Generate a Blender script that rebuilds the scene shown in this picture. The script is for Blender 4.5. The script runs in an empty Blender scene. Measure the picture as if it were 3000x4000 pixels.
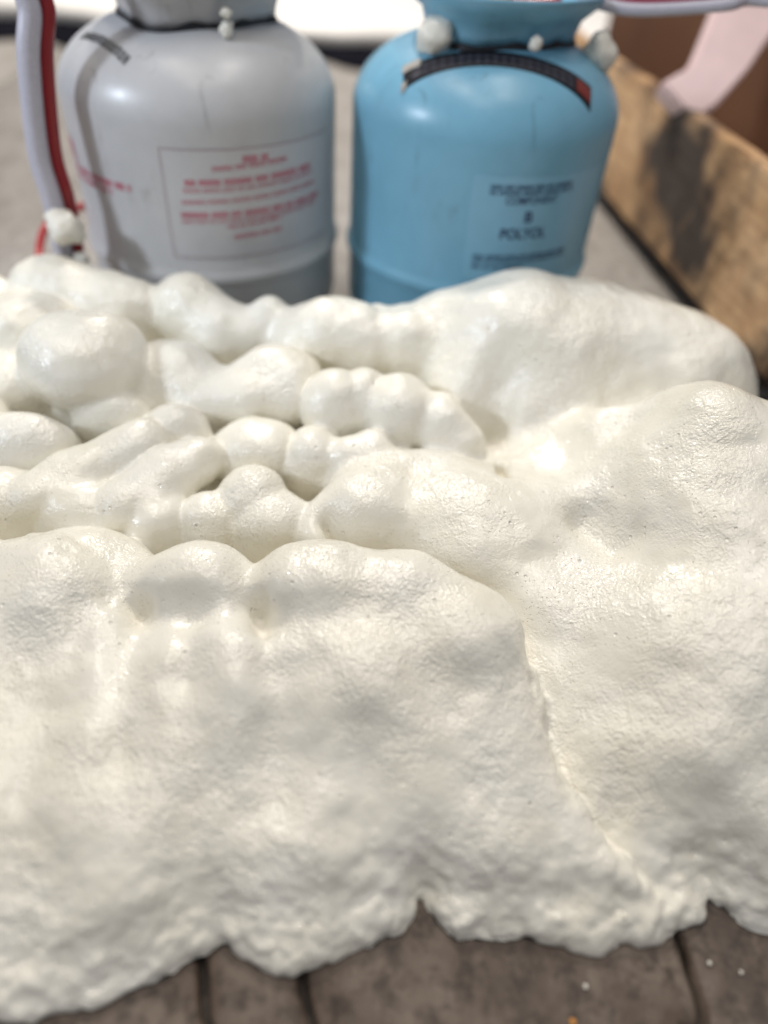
import bpy, bmesh, math, random
import numpy as np
from mathutils import Vector, Matrix

random.seed(4)
RNG = np.random.default_rng(7)
VOX = 0.0016          # foam voxel size (m)
scene = bpy.context.scene
COL = scene.collection
R = math.radians

# ------------------------------------------------------------------ camera
CAM_H, PITCH, ROLL = 0.40, 0.761, 0.079
fw = Vector((0, math.cos(PITCH), -math.sin(PITCH)))
rt0 = Vector((1, 0, 0)); up0 = rt0.cross(fw)
rt = rt0*math.cos(ROLL) + up0*math.sin(ROLL)
up = -rt0*math.sin(ROLL) + up0*math.cos(ROLL)
cd = bpy.data.cameras.new('camera')
cam = bpy.data.objects.new('camera', cd); COL.objects.link(cam)
cam.matrix_world = Matrix(((rt.x, up.x, -fw.x, 0), (rt.y, up.y, -fw.y, 0), (rt.z, up.z, -fw.z, CAM_H), (0, 0, 0, 1)))
cd.sensor_fit = 'HORIZONTAL'; cd.sensor_width = 36; cd.lens = 32.4
cd.clip_start = 0.01; cd.clip_end = 50
cd.dof.use_dof = True; cd.dof.focus_distance = 0.445; cd.dof.aperture_fstop = 2.2; cd.dof.aperture_blades = 0
scene.camera = cam

# ------------------------------------------------------------------ light (an indoor workshop: ceiling tubes, an added cool spot from the left)
w = bpy.data.worlds.new('World'); scene.world = w; w.use_nodes = True
w.node_tree.nodes['Background'].inputs[0].default_value = (0.80, 0.84, 0.95, 1)
w.node_tree.nodes['Background'].inputs[1].default_value = 0.33
def area(name, loc, target, sx, sy, watt, col):
    l = bpy.data.lights.new(name, 'AREA'); l.shape = 'RECTANGLE'; l.size = sx; l.size_y = sy; l.energy = watt; l.color = col
    o = bpy.data.objects.new(name, l); COL.objects.link(o); o.location = loc
    o.rotation_euler = (Vector(target)-Vector(loc)).to_track_quat('-Z', 'Y').to_euler(); return o
WARM = (1.0, 0.93, 0.84)
for lx, ly, wt in ((-0.75, 1.05, 7.0), (0.35, 1.10, 7.0), (-0.45, 0.42, 6.5), (0.50, 0.38, 6.5), (-0.1, -0.30, 5.5), (-0.6, 2.6, 75.0)):
    area('ceiling_panel', (lx, ly, 2.5), (lx, ly, 0), 0.16, 0.6, wt, WARM)
sl = bpy.data.lights.new('cool_side_spot', 'SPOT'); sl.energy = 95; sl.color = (0.78, 0.87, 1.0); sl.spot_size = R(27); sl.spot_blend = 0.75; sl.shadow_soft_size = 0.13  # added spot for cool light from the left; narrow cone leaves front foam unlit
so = bpy.data.objects.new('cool_side_spot', sl); COL.objects.link(so); so.location = (-1.7, -0.20, 1.15)
so.rotation_euler = (Vector((-0.16, 0.74, 0.18))-Vector(so.location)).to_track_quat('-Z', 'Y').to_euler()
vs = scene.view_settings
vs.view_transform = 'Standard'; vs.look = 'None'; vs.gamma = 1; vs.exposure = 0.0; vs.use_curve_mapping = False
scene.cycles.max_bounces = 8; scene.cycles.diffuse_bounces = 6; scene.cycles.glossy_bounces = 4
scene.cycles.use_denoising = True

# ------------------------------------------------------------------ helpers
def tag(o, label=None, cat=None, group=None, kind=None):
    if label: o['label'] = label
    if cat: o['category'] = cat
    if group: o['group'] = group
    if kind: o['kind'] = kind
    return o
def obj(name, bm, mat=None, parent=None, smooth=True):
    me = bpy.data.meshes.new(name); bm.to_mesh(me); bm.free()
    return meshobj(name, me, mat, parent, smooth)
def meshobj(name, me, mat=None, parent=None, smooth=True):
    if smooth: me.polygons.foreach_set('use_smooth', [True]*len(me.polygons))
    if mat: me.materials.append(mat)
    o = bpy.data.objects.new(name, me); COL.objects.link(o)
    if parent: o.parent = parent
    return o
def empty(name, loc=(0, 0, 0), rz=0):
    o = bpy.data.objects.new(name, None); COL.objects.link(o); o.location = loc; o.rotation_euler = (0, 0, rz); o.empty_display_size = 0.02
    return o
def grid_bm(P, close_u=False, close_v=False, bm=None):
    bm = bm or bmesh.new(); n, m = len(P), len(P[0])
    V = [[bm.verts.new(p) for p in row] for row in P]
    for i in range(n if close_u else n-1):
        for j in range(m if close_v else m-1):
            try: bm.faces.new((V[i][j], V[(i+1) % n][j], V[(i+1) % n][(j+1) % m], V[i][(j+1) % m]))
            except ValueError: pass
    return bm
def lathe(prof, seg=96, bm=None):
    return grid_bm([[(r*math.cos(2*math.pi*i/seg), r*math.sin(2*math.pi*i/seg), z) for r, z in prof] for i in range(seg)], close_u=True, bm=bm)
def box_bm(x0, x1, y0, y1, z0, z1, bevel=0, seg=2, bm=None):
    own = bm is None; bm = bm or bmesh.new()
    g = bmesh.ops.create_cube(bm, size=1)
    for v in g['verts']:
        v.co = Vector((x0 if v.co.x < 0 else x1, y0 if v.co.y < 0 else y1, z0 if v.co.z < 0 else z1))
    if bevel and own: bmesh.ops.bevel(bm, geom=bm.edges[:], offset=bevel, segments=seg, affect='EDGES', profile=0.5)
    return bm
def catmull(pts, n=12):
    pts = [Vector(p) for p in pts]; q = [pts[0]*2-pts[1]]+pts+[pts[-1]*2-pts[-2]]; out = []
    for i in range(1, len(q)-2):
        for k in range(n):
            t = k/n; a, b, c, d = q[i-1], q[i], q[i+1], q[i+2]
            out.append(0.5*((2*b)+(c-a)*t+(2*a-5*b+4*c-d)*t*t+(3*b-a-3*c+d)*t**3))
    out.append(pts[-1]); return out
def tube(pts, r, seg=20, n=12):
    path = catmull(pts, n); rows = []; nrm = Vector((0, 0, 1)).cross(path[1]-path[0])
    if nrm.length < 1e-6: nrm = Vector((1, 0, 0))
    nrm.normalize()
    for i, p in enumerate(path):
        t = (path[min(i+1, len(path)-1)]-path[max(i-1, 0)]).normalized()
        nrm = (nrm - t*nrm.dot(t)).normalized(); b = t.cross(nrm)
        rows.append([p+(nrm*math.cos(2*math.pi*k/seg)+b*math.sin(2*math.pi*k/seg))*r for k in range(seg)])
    bm = grid_bm(rows, close_v=True)
    bm.verts.ensure_lookup_table()
    bm.faces.new([bm.verts[k] for k in range(seg)]); bm.faces.new([bm.verts[(len(rows)-1)*seg+k] for k in range(seg)][::-1])
    bmesh.ops.recalc_face_normals(bm, faces=bm.faces[:]); return bm

# ------------------------------------------------------------------ materials
class NT:
    def __init__(s, name):
        s.m = bpy.data.materials.new(name); s.m.use_nodes = True; s.t = s.m.node_tree; s.p = s.t.nodes['Principled BSDF']
        s.tc = s.t.nodes.new('ShaderNodeTexCoord'); s.out = s.tc.outputs['Object']
    def n(s, typ, **kw):
        nd = s.t.nodes.new(typ)
        for k, v in kw.items():
            if k in nd.inputs: nd.inputs[k].default_value = v
            else: setattr(nd, k, v)
        return nd
    def l(s, a, b): s.t.links.new(a, b)
    def noise(s, scale, detail=4, rough=0.55, vec=None, dist=0):
        nd = s.n('ShaderNodeTexNoise', Scale=scale, Detail=detail, Roughness=rough, Distortion=dist); s.l(vec or s.out, nd.inputs['Vector']); return nd.outputs['Fac']
    def map(s, scale=(1, 1, 1), rot=(0, 0, 0)):
        nd = s.n('ShaderNodeMapping'); nd.inputs['Scale'].default_value = scale; nd.inputs['Rotation'].default_value = rot; s.l(s.out, nd.inputs['Vector']); return nd.outputs[0]
    def ramp(s, fac, stops):
        nd = s.n('ShaderNodeValToRGB'); e = nd.color_ramp.elements
        while len(e) < len(stops): e.new(0.5)
        for q, (pos, c) in zip(e, stops): q.position = pos; q.color = (*c, 1) if len(c) == 3 else c
        s.l(fac, nd.inputs[0]); return nd.outputs[0]
    def mix(s, fac, a, b, blend='MIX'):
        nd = s.n('ShaderNodeMix', data_type='RGBA', blend_type=blend)
        for sock, v in ((nd.inputs[0], fac), (nd.inputs[6], a), (nd.inputs[7], b)):
            if isinstance(v, (int, float)): sock.default_value = v
            elif isinstance(v, tuple): sock.default_value = (*v, 1)
            else: s.l(v, sock)
        return nd.outputs[2]
    def bump(s, h, strength, dist, prev=None):
        nd = s.n('ShaderNodeBump', Strength=strength, Distance=dist); s.l(h, nd.inputs['Height'])
        if prev: s.l(prev, nd.inputs['Normal'])
        return nd.outputs[0]
    def set(s, **kw):
        for k, v in kw.items():
            i = s.p.inputs[k.replace('_', ' ')]
            if hasattr(v, 'is_linked'): s.l(v, i)
            else: i.default_value = (*v, 1) if isinstance(v, tuple) and len(v) == 3 and i.type == 'RGBA' else v
        return s.m

def mat_foam(name='foam_skin', fine=1.0):
    t = NT(name)
    col = t.ramp(t.noise(11, 5, 0.65), [(0.32, (0.795, 0.755, 0.63)), (0.66, (0.845, 0.82, 0.735))])
    vor = t.n('ShaderNodeTexVoronoi', Scale=420.0); t.l(t.out, vor.inputs['Vector'])
    pores = t.ramp(vor.outputs['Distance'], [(0.02, (0.0, 0.0, 0.0)), (0.22, (1, 1, 1))])
    pmask = t.ramp(t.noise(38, 3), [(0.46, (0, 0, 0)), (0.60, (1, 1, 1))])
    pore = t.mix(pmask, (1.0, 1.0, 1.0), pores)
    col = t.mix(1.0, col, t.mix(pore, (0.72, 0.66, 0.52), (1.0, 1.0, 1.0)), 'MULTIPLY')
    n1 = t.noise(185, 3, 0.62, dist=0.5)
    n2 = t.noise(520, 1, 0.5, dist=0.3)
    amt = t.ramp(t.noise(17, 3), [(0.38, (0.18, 0.18, 0.18)), (0.58, (1, 1, 1))])
    def bmp(h, dist, prev):
        b = t.n('ShaderNodeBump', Distance=dist); t.l(h, b.inputs['Height']); t.l(amt, b.inputs['Strength'])
        if prev: t.l(prev, b.inputs['Normal'])
        return b.outputs[0]
    skin = bmp(n2, 0.0009*fine, bmp(n1, 0.0017*fine, None))
    bm4 = t.bump(pore, 0.8, 0.0006, skin)
    under = t.bump(pore, 0.8, 0.0006, bmp(n2, 0.0006*fine, bmp(n1, 0.0013*fine, None)))
    vb = t.n('ShaderNodeTexVoronoi', Scale=120.0); t.l(t.out, vb.inputs['Vector'])
    pit = t.ramp(vb.outputs['Distance'], [(0.05, (0, 0, 0)), (0.16, (1, 1, 1))])
    pit = t.mix(t.ramp(t.noise(30, 3), [(0.50, (0, 0, 0)), (0.60, (1, 1, 1))]), (1.0, 1.0, 1.0), pit)
    bm4 = t.bump(pit, 0.7, 0.0012, bm4); under = t.bump(pit, 0.7, 0.0012, under)
    rough = t.ramp(t.noise(26, 3), [(0.3, (0.26,)*3), (0.7, (0.42,)*3)])
    t.set(Base_Color=col, Roughness=rough, Normal=under, Subsurface_Weight=0.0, Subsurface_Radius=(0.0050, 0.0044, 0.0022), Subsurface_Scale=1.0)
    t.p.inputs['Specular IOR Level'].default_value = 0.55
    t.p.inputs['Coat Weight'].default_value = 0.6; t.p.inputs['Coat Roughness'].default_value = 0.15; t.p.inputs['Coat IOR'].default_value = 1.5
    t.l(bm4, t.p.inputs['Coat Normal'])
    return t.m
def mat_paint(name, c, rough=0.33, var=0.07):
    t = NT(name)
    n = t.noise(18, 6, 0.65)
    col = t.ramp(n, [(0.3, tuple(x*(1-var) for x in c)), (0.7, tuple(min(1, x*(1+var)) for x in c))])
    scuff = t.ramp(t.noise(26, 7, 0.72, t.map((1, 1, 0.35)), 1.0), [(0.30, (0.62, 0.60, 0.58)), (0.40, (1, 1, 1))])
    col = t.mix(0.7, col, scuff, 'MULTIPLY')
    t.set(Base_Color=col, Roughness=t.ramp(t.noise(40, 3), [(0.3, (rough*0.85,)*3), (0.7, (rough*1.2,)*3)]), Normal=t.bump(t.noise(260, 2), 0.08, 0.0006))
    return t.m
def mat_plain(name, c, rough=0.5, var=0.1, scale=30, spec=0.5, bump=0.1):
    t = NT(name)
    col = t.ramp(t.noise(scale, 4), [(0.3, tuple(x*(1-var) for x in c)), (0.7, tuple(min(1, x*(1+var)) for x in c))])
    t.set(Base_Color=col, Roughness=rough, Normal=t.bump(t.noise(scale*8, 3), bump, 0.0008)); t.p.inputs['Specular IOR Level'].default_value = spec
    return t.m
def mat_concrete(name, c0, c1, c2, spk=0.75):
    t = NT(name)
    v = t.map((9, 1.6, 1), (0, 0, R(14)))
    grain = t.noise(9, 6, 0.65, v, 0.8)
    mott = t.noise(14, 8, 0.7)
    speck = t.ramp(t.noise(75, 5, 0.72), [(0.38, (0.22, 0.19, 0.17)), (0.52, (1, 1, 1))])
    col = t.ramp(mott, [(0.28, c0), (0.46, c1), (0.66, c2)])
    col = t.mix(0.6, col, t.ramp(grain, [(0.3, (0.62, 0.57, 0.52)), (0.6, (1, 1, 1))]), 'MULTIPLY')
    col = t.mix(spk, col, speck, 'MULTIPLY')
    far = t.n('ShaderNodeTexNoise', Scale=2.2, Detail=3.0); t.l(t.out, far.inputs['Vector'])
    b = t.bump(grain, 0.5, 0.002); b = t.bump(t.noise(110, 6, 0.7), 0.6, 0.0012, b)
    t.set(Base_Color=col, Roughness=0.62, Normal=b); return t.m
def mat_wood(name, c1, c2, stain, axis_scale):
    t = NT(name)
    v = t.map(axis_scale)
    g = t.noise(6, 6, 0.6, v, 1.2)
    col = t.ramp(g, [(0.3, c1), (0.68, c2)])
    blot = t.noise(5.5, 4, 0.6)
    col = t.mix(t.ramp(blot, [(0.47, (0, 0, 0)), (0.60, (1, 1, 1))]), col, stain)
    col = t.mix(0.5, col, t.ramp(t.noise(19, 4), [(0.35, (0.55, 0.42, 0.32)), (0.6, (1, 1, 1))]), 'MULTIPLY')
    fine = t.noise(60, 6, 0.7, v, 0.6)
    col = t.mix(0.55, col, t.ramp(fine, [(0.36, (0.42, 0.34, 0.28)), (0.56, (1, 1, 1))]), 'MULTIPLY')
    t.set(Base_Color=col, Roughness=0.7, Normal=t.bump(fine, 0.5, 0.002, t.bump(g, 0.4, 0.003))); return t.m

M = {}
M['foam'] = mat_foam()
M['foam_far'] = mat_plain('foam_cream', (0.78, 0.75, 0.66), 0.4, 0.06, 20, 0.5, 0.5)
M['grey'] = mat_paint('grey_paint', (0.50, 0.50, 0.50))
M['blue'] = mat_paint('blue_paint', (0.175, 0.395, 0.53))
M['grey_label'] = mat_plain('grey_label_paper', (0.515, 0.515, 0.52), 0.30, 0.03)
M['blue_label'] = mat_plain('blue_label_paper', (0.205, 0.43, 0.575), 0.30, 0.03)
M['red_ink'] = mat_plain('red_ink', (0.52, 0.17, 0.22), 0.5, 0.05)
M['navy_ink'] = mat_plain('navy_ink', (0.012, 0.035, 0.11), 0.5, 0.05)
M['black_ink'] = mat_plain('black_ink', (0.025, 0.025, 0.025), 0.5, 0.05)
M['black'] = mat_plain('black_strip', (0.006, 0.006, 0.008), 0.4, 0.1, 30, 0.3)
M['cell'] = mat_plain('strip_cell', (0.05, 0.048, 0.065), 0.55, 0.3, 300, 0.2)
M['rust'] = mat_plain('strip_red_end', (0.16, 0.018, 0.010), 0.4, 0.2)
M['silver'] = mat_plain('strip_backing', (0.36, 0.33, 0.29), 0.3, 0.3, 200)
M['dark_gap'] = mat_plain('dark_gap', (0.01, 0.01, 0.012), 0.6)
M['floor_base'] = mat_plain('joint_dirt', (0.045, 0.036, 0.030), 0.85, 0.3, 60)
M['concrete'] = mat_concrete('worn_brown_plank', (0.035, 0.023, 0.016), (0.115, 0.083, 0.061), (0.225, 0.178, 0.142))
M['pale_concrete'] = mat_concrete('pale_concrete', (0.26, 0.235, 0.21), (0.35, 0.325, 0.295), (0.42, 0.395, 0.365), 0.3)
M['hose_white'] = mat_plain('white_hose_plastic', (0.50, 0.49, 0.55), 0.3, 0.08, 400)
M['hose_red'] = mat_plain('red_hose_plastic', (0.26, 0.012, 0.016), 0.3, 0.1)
M['hose_red_bright'] = mat_plain('bright_red_hose_plastic', (0.42, 0.025, 0.03), 0.35, 0.1)
M['hose_pink'] = mat_plain('pink_red_hose_plastic', (0.55, 0.05, 0.12), 0.3, 0.1)
M['wood'] = mat_wood('stained_board', (0.55, 0.33, 0.155), (0.72, 0.49, 0.28), (0.075, 0.056, 0.045), (1, 0.25, 1.6))
M['wood2'] = mat_wood('inner_board', (0.26, 0.14, 0.06), (0.36, 0.21, 0.10), (0.10, 0.06, 0.035), (1, 0.25, 1.6))
M['card'] = mat_plain('brown_cardboard', (0.15, 0.062, 0.026), 0.75, 0.15, 12)
M['pink'] = mat_plain('pale_pink_plastic', (0.82, 0.62, 0.60), 0.45, 0.05)
M['plastic_black'] = mat_plain('black_film', (0.010, 0.010, 0.014), 0.95, 0.2, 8, 0.0)
M['sheet'] = mat_plain('white_foam_board', (0.86, 0.84, 0.80), 0.45, 0.05, 14, 0.5, 0.6)
M['purple'] = mat_plain('purple_plastic', (0.16, 0.02, 0.12), 0.4)
M['orange'] = mat_plain('orange_chip', (0.65, 0.28, 0.05), 0.5)
M['valve'] = mat_plain('brass_valve', (0.35, 0.22, 0.09), 0.35)

# ------------------------------------------------------------------ floor: pale concrete behind, worn brown planks in front
bm = bmesh.new(); bmesh.ops.create_grid(bm, x_segments=2, y_segments=2, size=4)
for v in bm.verts: v.co.y += 2.0; v.co.z = -0.010
floor = tag(obj('floor', bm, M['floor_base'], smooth=False), kind='structure')
def wavy_piece(name, fa, fb, y0, y1, g, mat, step=0.02):
    n = max(6, int((y1-y0)/step)); rows = []
    for i in range(n+1):
        y = y0+(y1-y0)*i/n; a = fa(y)+g; b = fb(y)-g
        m = [a+0.003+(b-a-0.006)*k/6 for k in range(7)]
        rows.append([(a, y, -0.0095), (a+0.0006, y, -0.0030)]+[(x, y, 0) for x in m]+[(b-0.0006, y, -0.0030), (b, y, -0.0095)])
    return obj(name, grid_bm(rows), mat, floor)
joints = [-0.90, -0.62, -0.36, -0.068, -0.017, 0.171, 0.44, 0.72, 0.98]
def jl(j):
    def f(y):
        t = min(y, 0.13)-0.08
        return joints[j]+0.0022*math.sin(y*41+j*2.1)+0.0014*math.sin(y*97+j)+0.0008*math.sin(y*210+3*j)-(0.45*t if j == 4 else 0.25*t if j == 3 else 0)
    return f
for j in range(len(joints)-1):
    wavy_piece('plank', jl(j), jl(j+1), -0.55, 0.640, 0.0017, M['concrete'], 0.008)
for xa, xb in ((-3.5, -0.885), (-0.885, 3.5)):
    wavy_piece('slab', (lambda y, q=xa: q+0.01*math.sin(y*5)), (lambda y, q=xb: q+0.01*math.sin(y*5)), 0.644, 5.8, 0.004, M['pale_concrete'], 0.05)

# ------------------------------------------------------------------ foam slab: implicit surface, polygonised
BODY_HEIGHTS = [(0.1995,0.1253,0.012),(0.2113,0.1209,0.014),(0.1914,0.1519,0.035),(0.2107,0.1507,0.042),(0.1672,0.1659,0.045),(0.213,0.1826,0.062),(0.1479,0.1983,0.055),(0.1873,0.2088,0.078),(0.215,0.2264,0.092),(0.1289,0.2471,0.06),(0.1688,0.2664,0.092),(0.2242,0.2818,0.115),(0.1188,0.2971,0.066),(0.0916,0.2903,0.058),(0.1433,0.3374,0.08),(0.1278,0.3583,0.085),(0.1589,0.3295,0.092),(0.18,0.3317,0.115),(0.2233,0.351,0.135),(0.1997,0.3936,0.142),(0.2512,0.401,0.148),(0.1712,0.4103,0.105),(0.1242,0.4255,0.074),(0.1228,0.3903,0.078),(0.07089,0.3364,0.068),(0.02576,0.3696,0.076),(-0.01867,0.3575,0.07),(-0.03461,0.3394,0.04),(0.003162,0.3285,0.032),(0.03861,0.3281,0.042),(0.06439,0.4014,0.07),(0.08667,0.4261,0.062),(-0.00518,0.4729,0.04),(0.06074,0.4861,0.042),(0.03811,0.5505,0.045),(0.01243,0.5636,0.062),(0.1022,0.4893,0.06),(0.1631,0.4763,0.07),(0.08247,0.5608,0.07),(0.1691,0.4501,0.105),(0.1741,0.4801,0.05),(0.1791,0.5151,0.02),(0.2084,0.4625,0.105),(0.2134,0.4925,0.05),(0.2184,0.5275,0.02),(0.2578,0.4548,0.105),(0.2628,0.4848,0.05),(0.2678,0.5198,0.02),(0.43,0.3,0.1),(0.44,0.22,0.07),(-0.36,0.322,0.018),(-0.36,0.365,0.032),(-0.36,0.42,0.04),(-0.36,0.48,0.048),(-0.36,0.54,0.055),(-0.31,0.322,0.018),(-0.31,0.365,0.032),(-0.31,0.42,0.04),(-0.31,0.48,0.048),(-0.31,0.54,0.055),(-0.26,0.322,0.018),(-0.26,0.365,0.032),(-0.26,0.42,0.04),(-0.26,0.48,0.048),(-0.26,0.54,0.055),(-0.21,0.322,0.018),(-0.21,0.365,0.032),(-0.21,0.42,0.04),(-0.21,0.48,0.048),(-0.21,0.54,0.055),(-0.16,0.322,0.018),(-0.16,0.365,0.032),(-0.16,0.42,0.04),(-0.16,0.48,0.048),(-0.16,0.54,0.055),(-0.11,0.322,0.018),(-0.11,0.365,0.032),(-0.11,0.42,0.04),(-0.11,0.48,0.048),(-0.11,0.54,0.055),(-0.06,0.322,0.018),(-0.06,0.365,0.032),(-0.06,0.42,0.04),(-0.06,0.48,0.048),(-0.06,0.54,0.055),(-0.02,0.322,0.018),(-0.02,0.365,0.032),(-0.02,0.42,0.04),(-0.02,0.48,0.048),(-0.02,0.54,0.055),(0.02,0.48,0.05),(0.02,0.54,0.058)]
BODY_OUTLINE = [(0.1922,0.1427),(0.2036,0.1329),(0.2164,0.1271),(0.33,0.1),(0.42,0.16),(0.455,0.3),(0.42,0.42),(0.37,0.48),(0.32,0.56),(0.28,0.6),(0.2,0.63),(0.08,0.615),(-0.02,0.6),(-0.12,0.6),(-0.25,0.61),(-0.38,0.6),(-0.47,0.55),(-0.48,0.35),(-0.42,0.22),(-0.3,0.2),(-0.1,0.2),(0.05,0.17),(0.15,0.11)]
FRONT_HEIGHTS = [(-0.2384,0.09774,0.03),(-0.2849,0.1387,0.04),(-0.2659,0.1607,0.054),(-0.3125,0.2468,0.068),(-0.2041,0.06771,0.014),(-0.1573,0.06787,0.014),(-0.1352,0.06974,0.012),(-0.1025,0.07955,0.014),(-0.07005,0.09444,0.014),(-0.03449,0.09306,0.012),(0.01649,0.1054,0.012),(0.03412,0.1207,0.012),(0.05483,0.1059,0.012),(0.09398,0.1132,0.012),(0.1335,0.1159,0.012),(0.1606,0.1202,0.012),(0.1829,0.1338,0.012),(-0.1681,0.1028,0.03),(-0.1197,0.1057,0.032),(-0.07421,0.1206,0.032),(-0.02395,0.124,0.033),(0.03219,0.1353,0.03),(0.07928,0.1382,0.032),(0.1329,0.1374,0.028),(-0.1846,0.1546,0.052),(-0.1338,0.1588,0.052),(-0.08161,0.1621,0.054),(-0.02912,0.1655,0.056),(0.02397,0.1709,0.054),(0.07908,0.1774,0.05),(0.1075,0.1807,0.048),(-0.2019,0.2037,0.068),(-0.1458,0.2021,0.066),(-0.09658,0.2102,0.073),(-0.04881,0.2113,0.078),(0.006581,0.2144,0.081),(-0.0953,0.232,0.081),(-0.03386,0.2365,0.083),(0.005034,0.2396,0.084),(0.0567,0.2292,0.076),(0.06414,0.2181,0.071),(0.09466,0.2183,0.062),(-0.2176,0.2465,0.08),(-0.1758,0.2525,0.078),(-0.1083,0.2568,0.074),(-0.1383,0.2505,0.066),(-0.06894,0.2551,0.064),(-0.03398,0.2611,0.078),(-0.003644,0.2642,0.078),(0.02703,0.2673,0.078),(0.05797,0.2464,0.072)]
FRONT_OUTLINE = [(-0.282,0.08892),(-0.2485,0.05427),(-0.2112,0.05385),(-0.1879,0.06205),(-0.1606,0.06937),(-0.1352,0.07065),(-0.09969,0.08184),(-0.08593,0.08851),(-0.0707,0.1005),(-0.06367,0.09997),(-0.03534,0.09646),(-0.0109,0.1036),(0.01658,0.1099),(0.0235,0.1134),(0.02938,0.1191),(0.03394,0.1246),(0.03869,0.1198),(0.04506,0.115),(0.05547,0.1093),(0.07935,0.1132),(0.09296,0.1178),(0.1216,0.1166),(0.1366,0.1209),(0.161,0.1215),(0.1721,0.1273),(0.1862,0.1338),(0.1923,0.1421),(0.1747,0.1356),(0.1535,0.1452),(0.14,0.1571),(0.1293,0.1742),(0.1176,0.1823),(0.1114,0.206),(0.1075,0.2322),(0.09666,0.2585),(0.0789,0.2745),(0.06092,0.2839),(0.03646,0.3008),(0.01624,0.3043),(-0.006776,0.2963),(-0.03124,0.3072),(-0.05556,0.3),(-0.07188,0.2704),(-0.09552,0.2913),(-0.118,0.2956),(-0.1359,0.2827),(-0.146,0.2629),(-0.1765,0.2871),(-0.2158,0.3033),(-0.2499,0.3042),(-0.2988,0.3012),(-0.3482,0.2865),(-0.3488,0.2289)]
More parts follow.
